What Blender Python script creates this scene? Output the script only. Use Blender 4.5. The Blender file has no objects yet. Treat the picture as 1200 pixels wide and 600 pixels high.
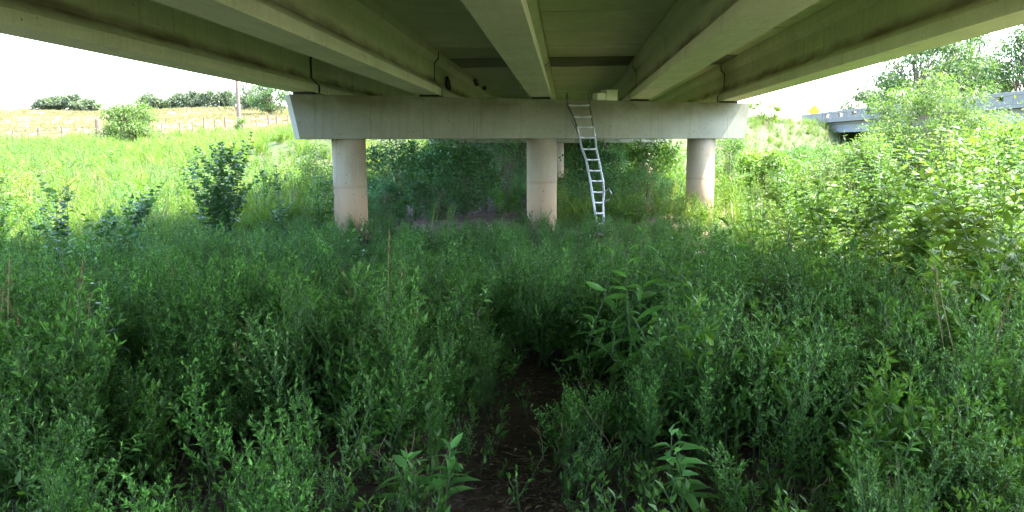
import bpy, bmesh, math, random
import numpy as np
from mathutils import Vector, Matrix, Euler
R = math.radians
rng = np.random.default_rng(11)
random.seed(11)
SC = bpy.context.scene
COL = SC.collection

# ---------------------------------------------------------------- camera, sky, sun, exposure
CAM_Z = 2.4
F = 890.0
YAW, PITCH, ROLL = R(4.1), R(8.1), R(0.35)
cd = bpy.data.cameras.new('camera'); cam = bpy.data.objects.new('camera', cd); COL.objects.link(cam)
cd.sensor_width = 36.0; cd.lens = 36.0 * F / 1200.0; cd.clip_end = 3000; cd.clip_start = 0.05
cam.rotation_euler = (Matrix.Rotation(YAW, 3, 'Z') @ Matrix.Rotation(R(90) - PITCH, 3, 'X') @ Matrix.Rotation(-ROLL, 3, 'Z')).to_euler()
cam.location = (0, 0, CAM_Z)
SC.camera = cam
SUN_EL, SUN_AZ = R(58), R(78)          # azimuth clockwise from the bridge axis (+Y)
w = bpy.data.worlds.new('World'); SC.world = w; w.use_nodes = True
nt = w.node_tree; nt.nodes.clear()
sky = nt.nodes.new('ShaderNodeTexSky'); sky.sky_type = 'NISHITA'; sky.sun_disc = False
sky.sun_elevation = SUN_EL; sky.sun_rotation = SUN_AZ; sky.air_density = 1.0; sky.dust_density = 3.0; sky.altitude = 200
bg = nt.nodes.new('ShaderNodeBackground'); bg.inputs[1].default_value = 0.15
wo = nt.nodes.new('ShaderNodeOutputWorld')
nt.links.new(sky.outputs[0], bg.inputs[0]); nt.links.new(bg.outputs[0], wo.inputs[0])
sd = bpy.data.lights.new('sun', 'SUN'); sd.energy = 2.05; sd.angle = R(0.5); sd.color = (1.0, 0.95, 0.86)
sun = bpy.data.objects.new('sun', sd); COL.objects.link(sun)
sv = Vector((math.sin(SUN_AZ) * math.cos(SUN_EL), math.cos(SUN_AZ) * math.cos(SUN_EL), math.sin(SUN_EL)))
sun.rotation_euler = sv.to_track_quat('Z', 'Y').to_euler(); sun.location = sv * 60
SC.view_settings.view_transform = 'Standard'; SC.view_settings.look = 'None'
SC.view_settings.exposure = 3.85; SC.view_settings.gamma = 1.0
SC.cycles.max_bounces = 12; SC.cycles.diffuse_bounces = 8; SC.cycles.transmission_bounces = 6; SC.cycles.transparent_max_bounces = 8

# ---------------------------------------------------------------- the lie of the land
def sm(a, b, v):
    t = np.clip((np.asarray(v, float) - a) / (b - a), 0, 1); return t * t * (3 - 2 * t)
def gz(x, y):
    x = np.asarray(x, float); y = np.asarray(y, float)
    z = 0.62 * (1 - sm(3, 13, y))
    hill = 2.5 * sm(26, 76, y) + 0.083 * np.clip(y - 70, 0, 135)  - 0.03 * np.clip(y - 215, 0, 400)
    y0 = 46 + np.clip(x - 7, 0, 24) * 1.45
    emb = 4.45 * sm(y0, y0 + 12, y) * (1 - 0.9 * sm(44, 60, x))
    wl = sm(-34, -9, x)
    z = z + hill * (1 - wl) + emb * wl
    b = 0.10 * np.sin(x * .9 + 1.3) * np.sin(y * .7 + .4) + 0.05 * np.sin(x * 2.1 + y * 1.3) + 0.03 * np.sin(x * 3.7 - y * 2.9)
    b = b + 0.35 * np.sin(x * .11 + 2) * np.sin(y * .06) * sm(40, 90, y)
    z = z + b * (0.35 + 0.65 * sm(2, 8, y))
    return z
def trail_x(y):
    y = np.asarray(y, float); return -0.26 + 0.07 * np.sin(y * 1.1)
def trail_d(x, y):
    return np.abs(np.asarray(x, float) - trail_x(y))
def spot(u, dist):
    """where the sight line through column u of the photograph meets the distance dist"""
    X = (u - 600) / F * dist
    x = X * math.cos(YAW) - dist * math.sin(YAW); y = X * math.sin(YAW) + dist * math.cos(YAW)
    return x, y
def height_at(v, dist):
    return CAM_Z + (173 - v) / F * dist

# ---------------------------------------------------------------- material helpers
def new_mat(name):
    m = bpy.data.materials.new(name); m.use_nodes = True
    n = m.node_tree.nodes; l = m.node_tree.links
    b = n['Principled BSDF']
    return m, n, l, b
def ramp(n, stops):
    r = n.new('ShaderNodeValToRGB'); e = r.color_ramp.elements
    while len(e) > 1: e.remove(e[-1])
    e[0].position = stops[0][0]; e[0].color = (*stops[0][1], 1)
    for p, c in stops[1:]:
        q = e.new(p); q.color = (*c, 1)
    return r
def noise(n, l, vec, scale, detail=4, rough=.55, dist=0):
    t = n.new('ShaderNodeTexNoise'); t.inputs['Scale'].default_value = scale
    t.inputs['Detail'].default_value = detail; t.inputs['Roughness'].default_value = rough; t.inputs['Distortion'].default_value = dist
    if vec is not None: l.new(vec, t.inputs['Vector'])
    return t
def mixc(n, l, fac, a, b, mode='MIX'):
    x = n.new('ShaderNodeMix'); x.data_type = 'RGBA'; x.blend_type = mode
    for s, v in ((x.inputs['Factor'], fac), (x.inputs['A'], a), (x.inputs['B'], b)):
        if hasattr(v, 'links') or hasattr(v, 'is_linked'): l.new(v, s)
        elif isinstance(v, tuple): s.default_value = (*v, 1)
        else: s.default_value = v
    return x.outputs['Result']
def mth(n, l, op, a, b=None, c=None, clamp=False):
    x = n.new('ShaderNodeMath'); x.operation = op; x.use_clamp = clamp
    for i, v in enumerate((a, b, c)):
        if v is None: continue
        if hasattr(v, 'is_linked'): l.new(v, x.inputs[i])
        else: x.inputs[i].default_value = v
    return x.outputs[0]
def maprange(n, l, v, a, b, c=0, d=1):
    x = n.new('ShaderNodeMapRange'); l.new(v, x.inputs[0])
    for i, q in enumerate((a, b, c, d)): x.inputs[i + 1].default_value = q
    return x.outputs[0]
def coords(n, l, scale=(1, 1, 1)):
    g = n.new('ShaderNodeNewGeometry'); mp = n.new('ShaderNodeMapping'); mp.inputs['Scale'].default_value = scale
    l.new(g.outputs['Position'], mp.inputs['Vector']); return mp.outputs[0]
def sepz(n, l):
    g = n.new('ShaderNodeNewGeometry'); s = n.new('ShaderNodeSeparateXYZ'); l.new(g.outputs['Position'], s.inputs[0]); return s
def bump(n, l, b, hgt, strength, dist=.01):
    u = n.new('ShaderNodeBump'); u.inputs['Strength'].default_value = strength; u.inputs['Distance'].default_value = dist
    l.new(hgt, u.inputs['Height']); l.new(u.outputs[0], b.inputs['Normal'])

def concrete(name, base, dark, streak=(1, 1, 1), stain=None, stain_z=None, warm_low=None, pits=True, seam=None):
    m, n, l, b = new_mat(name)
    v = coords(n, l); n1 = noise(n, l, v, .9, 6, .65, .4)
    c = mixc(n, l, ramp_fac(n, l, n1.outputs[0], .3, .72), dark, base)
    n2 = noise(n, l, coords(n, l, streak), 2.2, 5, .6)
    c = mixc(n, l, maprange(n, l, n2.outputs[0], .3, .75, .0, .42), c, tuple(q * .55 for q in base))
    n3 = noise(n, l, v, 26, 4, .7)
    c = mixc(n, l, maprange(n, l, n3.outputs[0], .35, .7, 0, .3), c, tuple(min(1, q * 1.22) for q in base))
    s = sepz(n, l)
    if stain:      # dirt lying in a band at a given height
        nn = noise(n, l, coords(n, l, (1, .35, 1)), 3.0, 5, .65)
        zz = mth(n, l, 'ADD', s.outputs[2], mth(n, l, 'MULTIPLY', mth(n, l, 'SUBTRACT', nn.outputs[0], .5), .16))
        band = mth(n, l, 'MULTIPLY', maprange(n, l, zz, stain_z[0], stain_z[1]), maprange(n, l, zz, stain_z[3], stain_z[2]))
        nb = noise(n, l, coords(n, l, (1, .5, 1)), 1.3, 3, .6)
        band = mth(n, l, 'MULTIPLY', band, maprange(n, l, nb.outputs[0], .35, .6, .35, .95))
        c = mixc(n, l, band, c, stain)
    if pits:
        nd = noise(n, l, coords(n, l, (4.5, 4.5, .28)), 1.6, 5, .7, .3)
        dm = noise(n, l, v, .5, 2, .5)
        dr = mth(n, l, 'MULTIPLY', maprange(n, l, nd.outputs[0], .52, .70, 0, .5), maprange(n, l, dm.outputs[0], .38, .62, .15, 1))
        c = mixc(n, l, dr, c, (dark[0] * .50, dark[1] * .44, dark[2] * .36))
    if warm_low:
        tz = mth(n, l, 'ADD', s.outputs[2], mth(n, l, 'MULTIPLY', nd.outputs[0], .12))
        tide = mth(n, l, 'MULTIPLY', maprange(n, l, tz, 1.44, 1.49, 0, .5), maprange(n, l, tz, 1.56, 1.50))
        c = mixc(n, l, tide, c, (.20, .14, .09))
        nn = noise(n, l, v, 2.5, 4, .6)
        zz = mth(n, l, 'ADD', s.outputs[2], mth(n, l, 'MULTIPLY', mth(n, l, 'SUBTRACT', nn.outputs[0], .5), .5))
        c = mixc(n, l, maprange(n, l, zz, warm_low[2], warm_low[1], 0, 1), c, warm_low[0])
        n5 = noise(n, l, coords(n, l, (2.6, 2.6, .5)), 2.2, 4, .6)
        c = mixc(n, l, maprange(n, l, n5.outputs[0], .52, .72, 0, .55), c, (.30, .20, .13))
    if seam:
        wv = mth(n, l, 'ABSOLUTE', mth(n, l, 'SUBTRACT', mth(n, l, 'FRACT', mth(n, l, 'MULTIPLY', s.outputs[seam[0]], 1 / seam[1])), .5))
        c = mixc(n, l, maprange(n, l, wv, .5 - seam[2] / seam[1], .5, 0, .5), c, tuple(q * .5 for q in dark))
    if pits:
        vo = n.new('ShaderNodeTexVoronoi'); vo.inputs['Scale'].default_value = 5; l.new(v, vo.inputs['Vector'])
        c = mixc(n, l, maprange(n, l, vo.outputs[0], .07, .10, .8, 0), c, tuple(q * .35 for q in dark))
    l.new(c, b.inputs['Base Color']); b.inputs['Roughness'].default_value = .9
    bump(n, l, b, n3.outputs[0], .35, .012)
    return m
def ramp_fac(n, l, v, a, b): return maprange(n, l, v, a, b)

def leafmat(name, c1, c2, c3=None, trans=.4, rough=.45, yellow=None, patch=1.2):
    m, n, l, b = new_mat(name)
    g = n.new('ShaderNodeNewGeometry')
    stops = [(0, c1), (.55, c2), (1, c3 or c2)]
    rp = ramp(n, stops); l.new(g.outputs['Random Per Island'], rp.inputs[0])
    nz = noise(n, l, coords(n, l), patch, 3, .6)
    c = mixc(n, l, maprange(n, l, nz.outputs[0], .35, .68), rp.outputs[0], tuple(q * .62 for q in c1))
    if yellow:
        nz2 = noise(n, l, coords(n, l), patch * .45, 2, .5)
        c = mixc(n, l, maprange(n, l, nz2.outputs[0], .48, .66, 0, .8), c, yellow)
    l.new(c, b.inputs['Base Color']); b.inputs['Roughness'].default_value = rough
    b.inputs['Specular IOR Level'].default_value = .4
    t = n.new('ShaderNodeBsdfTranslucent')
    tc = mixc(n, l, .5, c, (.16, .30, .02)); l.new(tc, t.inputs[0])
    mx = n.new('ShaderNodeMixShader'); mx.inputs[0].default_value = trans
    l.new(b.outputs[0], mx.inputs[1]); l.new(t.outputs[0], mx.inputs[2])
    l.new(mx.outputs[0], n['Material Output'].inputs[0])
    return m
def plain(name, c, rough=.7, metal=0, var=.25, scale=6):
    m, n, l, b = new_mat(name)
    nz = noise(n, l, coords(n, l), scale, 5, .6)
    cc = mixc(n, l, maprange(n, l, nz.outputs[0], .3, .7), tuple(q * (1 - var) for q in c), tuple(min(1, q * (1 + var)) for q in c))
    l.new(cc, b.inputs['Base Color']); b.inputs['Roughness'].default_value = rough; b.inputs['Metallic'].default_value = metal
    return m

M = {}
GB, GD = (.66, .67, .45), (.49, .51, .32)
M['girder'] = concrete('girder_concrete', GB, GD, (3, .25, 3), stain=(.17, .13, .07), stain_z=(CAM_Z + 1.37 + .22, CAM_Z + 1.37 + .33, CAM_Z + 1.37 + .40, CAM_Z + 1.37 + .52))
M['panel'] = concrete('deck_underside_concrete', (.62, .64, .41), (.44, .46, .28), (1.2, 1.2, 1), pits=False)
M['panel_dark'] = concrete('damp_and_gap_shade_concrete', (.24, .24, .14), (.15, .15, .09), (1.2, 1.2, 1), pits=False)
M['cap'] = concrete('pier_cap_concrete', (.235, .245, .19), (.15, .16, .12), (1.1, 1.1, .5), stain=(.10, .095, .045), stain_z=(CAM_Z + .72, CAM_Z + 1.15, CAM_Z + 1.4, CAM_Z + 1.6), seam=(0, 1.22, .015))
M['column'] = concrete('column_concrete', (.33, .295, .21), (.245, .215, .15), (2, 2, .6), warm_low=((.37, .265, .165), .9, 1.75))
M['far_concrete'] = concrete('weathered_parapet_concrete', (.22, .21, .19), (.14, .135, .12), (3, 3, .5))
M['fascia'] = concrete('pale_beam_concrete', (.29, .29, .27), (.21, .21, .195), (.4, .4, 2))
M['black'] = plain('rubber_and_gap_shade', (.012, .011, .01), .8)
M['bark'] = plain('bark', (.13, .10, .07), .9, 0, .4, 9)
M['stem'] = plain('green_stem', (.045, .095, .025), .7)
M['leaf_under'] = leafmat('understorey_leaf', (.05, .15, .06), (.12, .33, .11), (.24, .52, .18), .32, .4)
M['straw'] = plain('grey_straw', (.075, .055, .035), .9, 0, .5, 20)
M['dry_stem'] = plain('dry_stem', (.24, .18, .10), .8, 0, .4, 14)
M['post'] = plain('weathered_post_wood', (.13, .085, .06), .85, 0, .3, 12)
M['pole'] = plain('utility_pole_wood', (.12, .09, .07), .85, 0, .25, 8)
M['wire'] = plain('rusty_wire', (.14, .10, .08), .6, .4)
M['alu'] = plain('aluminium', (.36, .385, .41), .45, .6, .2, 20)
M['alu_dark'] = plain('tarnished_aluminium', (.10, .11, .10), .5, .6, .3, 20)
M['box'] = plain('pale_painted_box', (.80, .78, .62), .55, 0, .10, 6)
M['mud'] = plain('dark_mud', (.05, .038, .026), .95, 0, .5, 30)
M['asphalt'] = plain('asphalt', (.05, .05, .05), .9, 0, .2, 30)
M['yellow'] = plain('yellow_sign_paint', (.75, .50, .02), .5, 0, .05)
M['leaf_fine'] = leafmat('fine_weed_leaf', (.035, .115, .022), (.115, .32, .055), (.25, .58, .11), .30, .6)
M['leaf_fine2'] = leafmat('pale_weed_leaf', (.05, .15, .035), (.17, .40, .10), (.33, .60, .18), .30, .5)
M['leaf_grass'] = leafmat('tall_grass_leaf', (.11, .21, .025), (.16, .26, .035), (.26, .34, .05), .42, .45, (.16, .24, .03))
M['leaf_broad'] = leafmat('broad_weed_leaf', (.06, .18, .025), (.09, .23, .03), (.15, .30, .04), .42, .4)
M['leaf_lime'] = leafmat('lime_weed_leaf', (.08, .19, .025), (.14, .27, .035), (.21, .34, .045), .42, .5, (.24, .28, .03))
M['leaf_dark'] = leafmat('dark_sapling_leaf', (.035, .12, .04), (.055, .16, .05), (.10, .24, .07), .3, .45)
M['leaf_shrub'] = leafmat('shrub_leaf', (.06, .19, .05), (.09, .25, .06), (.15, .34, .08), .38, .45)
M['leaf_tree'] = leafmat('tree_leaf', (.05, .11, .045), (.07, .14, .05), (.11, .19, .06), .32, .5, None, .5)
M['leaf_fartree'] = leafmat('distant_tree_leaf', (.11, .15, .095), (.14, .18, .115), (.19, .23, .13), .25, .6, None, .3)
M['leaf_willow'] = leafmat('willow_leaf', (.09, .17, .045), (.13, .21, .05), (.19, .28, .07), .4, .45)
M['leaf_milk'] = leafmat('milkweed_leaf', (.08, .24, .04), (.11, .30, .05), (.16, .36, .07), .4, .35)
M['leaf_seedling'] = leafmat('bright_young_leaf', (.14, .40, .09), (.18, .46, .11), (.24, .52, .14), .42, .4)
M['leaf_dry'] = leafmat('dry_leaf', (.13, .09, .05), (.20, .15, .08), (.30, .24, .14), .2, .8)
M['leaf_field'] = leafmat('field_grass_leaf', (.19, .145, .07), (.24, .18, .095), (.155, .15, .06), .25, .8, None, .05)
M['flower'] = leafmat('yellow_flower', (.65, .52, .02), (.75, .62, .03), None, .3, .6)
M['flower_pink'] = leafmat('pale_pink_seed_head', (.45, .32, .25), (.55, .40, .33), None, .3, .8)

def ground_mat():
    m, n, l, b = new_mat('soil_and_litter')
    v = coords(n, l)
    n1 = noise(n, l, v, 2.2, 6, .7); n2 = noise(n, l, v, 24, 5, .7)
    soil = mixc(n, l, maprange(n, l, n1.outputs[0], .35, .65), (.028, .019, .013), (.07, .046, .030))
    soil = mixc(n, l, maprange(n, l, n2.outputs[0], .45, .75, 0, .6), soil, (.10, .07, .045))
    s = sepz(n, l)
    n3 = noise(n, l, v, .13, 4, .6)
    field = mixc(n, l, maprange(n, l, n3.outputs[0], .35, .65), (.185, .14, .07), (.165, .14, .065))
    n4 = noise(n, l, coords(n, l, (1, .35, 1)), .9, 5, .7)
    field = mixc(n, l, maprange(n, l, n4.outputs[0], .45, .7, 0, .6), field, (.165, .125, .085))
    grass = mixc(n, l, maprange(n, l, n1.outputs[0], .35, .65), (.03, .05, .012), (.06, .07, .02))
    c = mixc(n, l, maprange(n, l, s.outputs[1], 30, 40), soil, grass)
    bank = mth(n, l, 'MULTIPLY', maprange(n, l, s.outputs[1], 19, 23), maprange(n, l, s.outputs[1], 34, 29))
    c = mixc(n, l, mth(n, l, 'MULTIPLY', bank, maprange(n, l, n1.outputs[0], .3, .6, .4, 1)), c, (.17, .12, .085))
    c = mixc(n, l, maprange(n, l, s.outputs[1], -3.5, -6), c, (.15, .21, .07))  # unseen ground behind the camera, made paler to bounce light under the deck
    far = mth(n, l, 'MULTIPLY', maprange(n, l, s.outputs[1], 74, 84), maprange(n, l, s.outputs[0], -4, -20))
    c = mixc(n, l, far, c, field)
    l.new(c, b.inputs['Base Color']); b.inputs['Roughness'].default_value = .95
    bump(n, l, b, n2.outputs[0], .8, .03)
    return m
M['ground'] = ground_mat()

# ---------------------------------------------------------------- object helpers
def tag(o, label=None, cat=None, group=None, kind=None):
    if label: o['label'] = label
    if cat: o['category'] = cat
    if group: o['group'] = group
    if kind: o['kind'] = kind
    return o
def empty(name, loc, rz=0, label=None, cat=None, group=None):
    o = bpy.data.objects.new(name, None); COL.objects.link(o); o.location = loc; o.rotation_euler = (0, 0, rz)
    o.empty_display_size = .3
    return tag(o, label, cat, group)
def link(name, me, parent=None, loc=(0, 0, 0)):
    o = bpy.data.objects.new(name, me); COL.objects.link(o); o.location = loc
    if parent: o.parent = parent
    return o
def mesh_np(name, V, F_, mats, mi=None, smooth=False):
    me = bpy.data.meshes.new(name); me.from_pydata(V.tolist() if hasattr(V, 'tolist') else V, [], F_.tolist() if hasattr(F_, 'tolist') else F_)
    for m in mats: me.materials.append(m)
    if mi is not None: me.polygons.foreach_set('material_index', np.asarray(mi, dtype=np.int32))
    if smooth: me.polygons.foreach_set('use_smooth', np.ones(len(me.polygons), dtype=bool))
    me.update(); return me
def tri_mesh(name, V, T, mats, mi=None):
    """V (n,3), T (m,3) -> fast triangle mesh"""
    me = bpy.data.meshes.new(name); V = np.asarray(V, np.float32); T = np.asarray(T, np.int32)
    me.vertices.add(len(V)); me.vertices.foreach_set('co', V.ravel())
    me.loops.add(T.size); me.loops.foreach_set('vertex_index', T.ravel())
    me.polygons.add(len(T)); me.polygons.foreach_set('loop_start', np.arange(0, T.size, 3, dtype=np.int32))
    me.polygons.foreach_set('loop_total', np.full(len(T), 3, dtype=np.int32))
    for m in mats: me.materials.append(m)
    if mi is not None: me.polygons.foreach_set('material_index', np.asarray(mi, dtype=np.int32))
    me.update(calc_edges=True); return me
class BM:
    def __init__(s): s.b = bmesh.new()
    def box(s, c, d, rz=0, bevel=0):
        r = bmesh.ops.create_cube(s.b, size=1)['verts']
        bmesh.ops.scale(s.b, vec=d, verts=r)
        if bevel:
            ed = list({e for q in r for e in q.link_edges})
            g = bmesh.ops.bevel(s.b, geom=ed, offset=bevel, segments=2, affect='EDGES', profile=.6)
            r = list({v for f in g['faces'] for v in f.verts} | {v for v in r if v.is_valid})
        if rz: bmesh.ops.rotate(s.b, cent=(0, 0, 0), matrix=Matrix.Rotation(rz, 3, 'Z'), verts=r)
        bmesh.ops.translate(s.b, vec=c, verts=r); return r
    def cyl(s, p, q, r0, r1=None, n=12, caps=True):
        p, q = Vector(p), Vector(q); d = q - p
        g = bmesh.ops.create_cone(s.b, cap_ends=caps, segments=n, radius1=r0, radius2=r0 if r1 is None else r1, depth=d.length)['verts']
        rot = d.to_track_quat('Z', 'Y').to_matrix().to_4x4()
        bmesh.ops.transform(s.b, matrix=Matrix.Translation((p + q) / 2) @ rot, verts=g); return g
    def prism(s, prof, y0, y1, skew=0):
        """profile (x,z) run along Y; ends cut on a skew"""
        a = [s.b.verts.new((x, y0 + skew * x, z)) for x, z in prof]; c = [s.b.verts.new((x, y1 + skew * x, z)) for x, z in prof]
        n = len(prof)
        for i in range(n): s.b.faces.new((a[i], a[(i + 1) % n], c[(i + 1) % n], c[i]))
        s.b.faces.new(a[::-1]); s.b.faces.new(c)
        return a + c
    def done(s, name, mat, parent=None, loc=(0, 0, 0), smooth=False, bevel=0):
        if bevel:
            bmesh.ops.bevel(s.b, geom=[e for e in s.b.edges if len(e.link_faces) == 2 and e.calc_face_angle() > .6], offset=bevel, segments=2, affect='EDGES')
        bmesh.ops.recalc_face_normals(s.b, faces=s.b.faces)
        me = bpy.data.meshes.new(name); s.b.to_mesh(me); s.b.free(); me.materials.append(mat)
        if smooth: me.polygons.foreach_set('use_smooth', np.ones(len(me.polygons), dtype=bool))
        return link(name, me, parent, loc)

# ---------------------------------------------------------------- ground sheet
def build_ground():
    xs = np.concatenate([-np.geomspace(14, 700, 46)[::-1], np.linspace(-13.6, 13.6, 110), np.geomspace(14, 700, 46)])
    ys = np.concatenate([-np.geomspace(4, 300, 20)[::-1], np.linspace(-3.7, 26, 120), np.linspace(26.6, 110, 110), np.geomspace(112, 1200, 60)])
    X, Y = np.meshgrid(xs, ys); Z = gz(X, Y)
    td = trail_d(X, Y)
    Z = Z - .07 * (1 - sm(.15, .5, td)) * (Y < 14)
    Z = Z + rng.normal(0, .012, Z.shape) * (Y < 26)
    V = np.stack([X.ravel(), Y.ravel(), Z.ravel()], 1)
    nx, ny = len(xs), len(ys)
    i = np.arange(ny - 1)[:, None] * nx + np.arange(nx - 1)[None]
    i = i.ravel(); Q = np.stack([i, i + 1, i + nx + 1, i + nx], 1)
    me = mesh_np('ground', V, Q, [M['ground']], None, True)
    tag(link('ground', me), 'dark soil under the bridge rising to a dry tan field', kind='structure')
build_ground()

# ---------------------------------------------------------------- the bridge overhead
H = CAM_Z + 1.37                 # girder soffit
GH = 1.143                       # girder depth
SLAB = H + GH + .05
GX = [-0.71 + k * 2.83 for k in (-2, -1, 0, 1, 2)]
SKEW_A = R(26.5); SK = math.tan(SKEW_A)
PIER1 = 21.6 + .69 * math.tan(R(26.5))                    # y of the first pier line at x = 0, piers skewed
SPAN = 18.3
def pier_y(x, k=0): return PIER1 + k * SPAN + SK * x
CROSS = (math.cos(SKEW_A), math.sin(SKEW_A))
bridge = empty('girder_bridge', (0, 0, 0), 0, 'concrete girder bridge overhead with skewed round column piers', 'bridge')
GP = [(-.28, 0), (.28, 0), (.28, .178), (.089, .368), (.089, .84), (.203, .965), (.203, GH), (-.203, GH), (-.203, .965), (-.089, .84), (-.089, .368), (-.28, .178)]
def girder(gx, y0, y1, zb, parent, mat):
    m = BM(); m.prism(GP, y0, y1)
    return m.done('girder', mat, parent, (gx, 0, zb), bevel=.008)
for gx in GX:
    j1, j2 = pier_y(gx) , pier_y(gx, 1)
    girder(gx, -3.6, j1 - .085, H, bridge, M['girder'])
    girder(gx, j1 + .085, j2 - .085, H, bridge, M['girder'])
    girder(gx, j2 + .085, j2 + SPAN - .05, H, bridge, M['girder'])
    for jy in (j1, j2):
        b = BM(); b.prism([(x_ * .985, z_ * .985 + .008) for x_, z_ in GP], -.08, .08); b.done('gap_shade_fill', M['black'], bridge, (gx, jy, H))  # black solid stands in for the shade of the open gap between girder ends
    # bearings on both sides of each joint
    for k in (0, 1):
        jy = pier_y(gx, k)
        for s in (-1, 1):
            b = BM(); b.box((0, 0, 0), (.50, .24, .055)); b.done('bearing_pad', M['black'], bridge, (gx, jy + s * .30, H - .0285))
# pier caps and columns
CAPT, CAPB = H - .06, H - .06 - 1.06
def cap_profile(L0, L1, taperL, taperR, T):
    b = BM()
    v = []
    for yy in (-T / 2, T / 2):
        v.append([b.b.verts.new(p) for p in ((L0 + taperL, yy, CAPB), (L1 - taperR, yy, CAPB), (L1, yy, CAPT), (L0, yy, CAPT))])
    a, c = v
    b.b.faces.new(a[::-1]); b.b.faces.new(c)
    for i in range(4): b.b.faces.new((a[i], a[(i + 1) % 4], c[(i + 1) % 4], c[i]))
    return b
CAPT_W = 1.0
def pier(k, parent, x_off=0):
    cx, cy = -.69 + .14 * k, pier_y(-.69, k)
    b = cap_profile(-6.86, 6.8, .20, .17, CAPT_W)
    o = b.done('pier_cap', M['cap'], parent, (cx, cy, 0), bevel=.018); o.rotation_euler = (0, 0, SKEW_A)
    for s in (-5.4, 0, 5.4):
        b = BM(); g = b.cyl((0, 0, -1.2), (0, 0, CAPB + .02), .425, n=48)
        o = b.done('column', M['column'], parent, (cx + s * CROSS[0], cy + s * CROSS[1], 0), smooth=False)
        for p in o.data.polygons: p.use_smooth = abs(p.normal.z) < .5
        b = BM(); 
        # raised pour ring at mid height of each column
        b.cyl((0, 0, 1.42), (0, 0, 1.435), .429, n=48); b.done('pour_ring', M['column'], o)
for k in (0, 1): pier(k, bridge)
NEAR_END = -3.2
# form joints on the slab underside: every sheet a panel of its own
pj = 2.44
def panel_mesh(wid, ln, mat):
    b = BM(); b.box((0, 0, 0), (wid - .02, ln - .10, .07)); bmesh.ops.bevel(b.b, geom=list(b.b.edges), offset=.006, segments=1, affect='EDGES')
    me = bpy.data.meshes.new('deck_panel'); b.b.to_mesh(me); b.b.free(); me.materials.append(mat); return me
bays = [(GX[i] + .203, GX[i + 1] - .203) for i in range(4)]
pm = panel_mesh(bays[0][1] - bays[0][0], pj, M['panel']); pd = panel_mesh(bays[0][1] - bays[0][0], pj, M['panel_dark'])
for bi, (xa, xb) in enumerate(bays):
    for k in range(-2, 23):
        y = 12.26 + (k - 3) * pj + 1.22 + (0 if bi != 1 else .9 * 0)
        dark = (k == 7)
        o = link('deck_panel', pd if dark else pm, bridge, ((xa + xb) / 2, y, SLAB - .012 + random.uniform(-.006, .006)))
        if dark: o['label'] = 'dark damp deck panel'
# haunches sit between girder top and the slab; slab and parapets above
for gx in GX:
    b = BM(); b.box((0, 0, 0), (.40, 60.0, .07)); b.done('haunch', M['panel'], bridge, (gx, 26.6, SLAB - .016))
DX0, DX1 = GX[0] - .95, GX[-1] + 1.2
b = BM(); b.box(((DX0 + DX1) / 2, 26.5, SLAB + .03 + .11), (DX1 - DX0, 60.4, .22)); b.done('deck_slab', M['panel_dark'], bridge)  # slab coloured dark to paint shade into the gaps between panels
for s, dx in ((1, DX0 + .18), (-1, DX1 - .18)):
    b = BM(); b.prism([(-.18, .25), (.18, .25), (.16, .95), (-.12, 1.02), (-.18, 1.02)] if s > 0 else [(-.18, .25), (.18, .25), (.18, 1.02), (.12, 1.02), (-.16, .95)], -3.8, 56.5)
    b.done('parapet', M['far_concrete'], bridge, (dx, 0, SLAB + .003), bevel=.02)
b = BM(); b.box(((DX0 + DX1) / 2, 26.5, SLAB + .03 + .22 + .034), (DX1 - DX0 - .78, 60.2, .06)); b.done('road_surface', M['asphalt'], bridge)
b = BM(); b.box((0, 0, 0), (DX1 - DX0 + .4, .8, 5.0), 0); b.done('abutment', M['cap'], bridge, ((DX0 + DX1) / 2, 57.4, SLAB + .2 - 2.5))
b = cap_profile(-6.6, 6.6, .2, .2, CAPT_W); b.done('pier_cap', M['cap'], bridge, (-.69, -3.1, 0), bevel=.018)
for s in (-5.2, 0, 5.2):
    b = BM(); b.cyl((0, 0, -.3), (0, 0, CAPB + .02), .425, n=48); b.done('column', M['column'], bridge, (-.69 + s, -3.1, 0))

# swallow nests and small things fixed on the bridge
def blob(name, loc, r, seed, mat, label):
    b = BM(); rr = random.Random(seed)
    for _ in range(9):      # daubs of mud built on one another
        k = rr.uniform(.22, .48); g = bmesh.ops.create_icosphere(b.b, subdivisions=2, radius=1)['verts']
        c = Vector((rr.uniform(-.3, .3) * r[0], rr.uniform(-.8, .8) * r[1], rr.uniform(-.5, .7) * r[2]))
        for v in g:
            v.co = Vector((v.co.x * r[0] * k * 1.4, v.co.y * r[1] * k, v.co.z * r[2] * k * 1.3)) * (1 + rr.uniform(-.12, .12)) + c
    o = b.done(name, mat, None, loc); tag(o, label, 'nest', 'mud nests on the second girder'); return o
g2 = GX[1]
blob('mud_nest', (g2 + .28, 27.6, SLAB - .22), (.13, .6, .12), 3, M['mud'], 'longest dark mud nest under the slab on second girder from left')
blob('mud_nest', (g2 + .28, 30.6, SLAB - .22), (.11, .28, .10), 5, M['mud'], 'smallest dark mud nest, beyond the long one on second girder')
blob('mud_nest', (g2 + .17, pier_y(g2) + 1.75, H + .45), (.12, .30, .20), 8, M['mud'], 'lowest dark mud nest just above the pier cap beside second girder')

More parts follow.
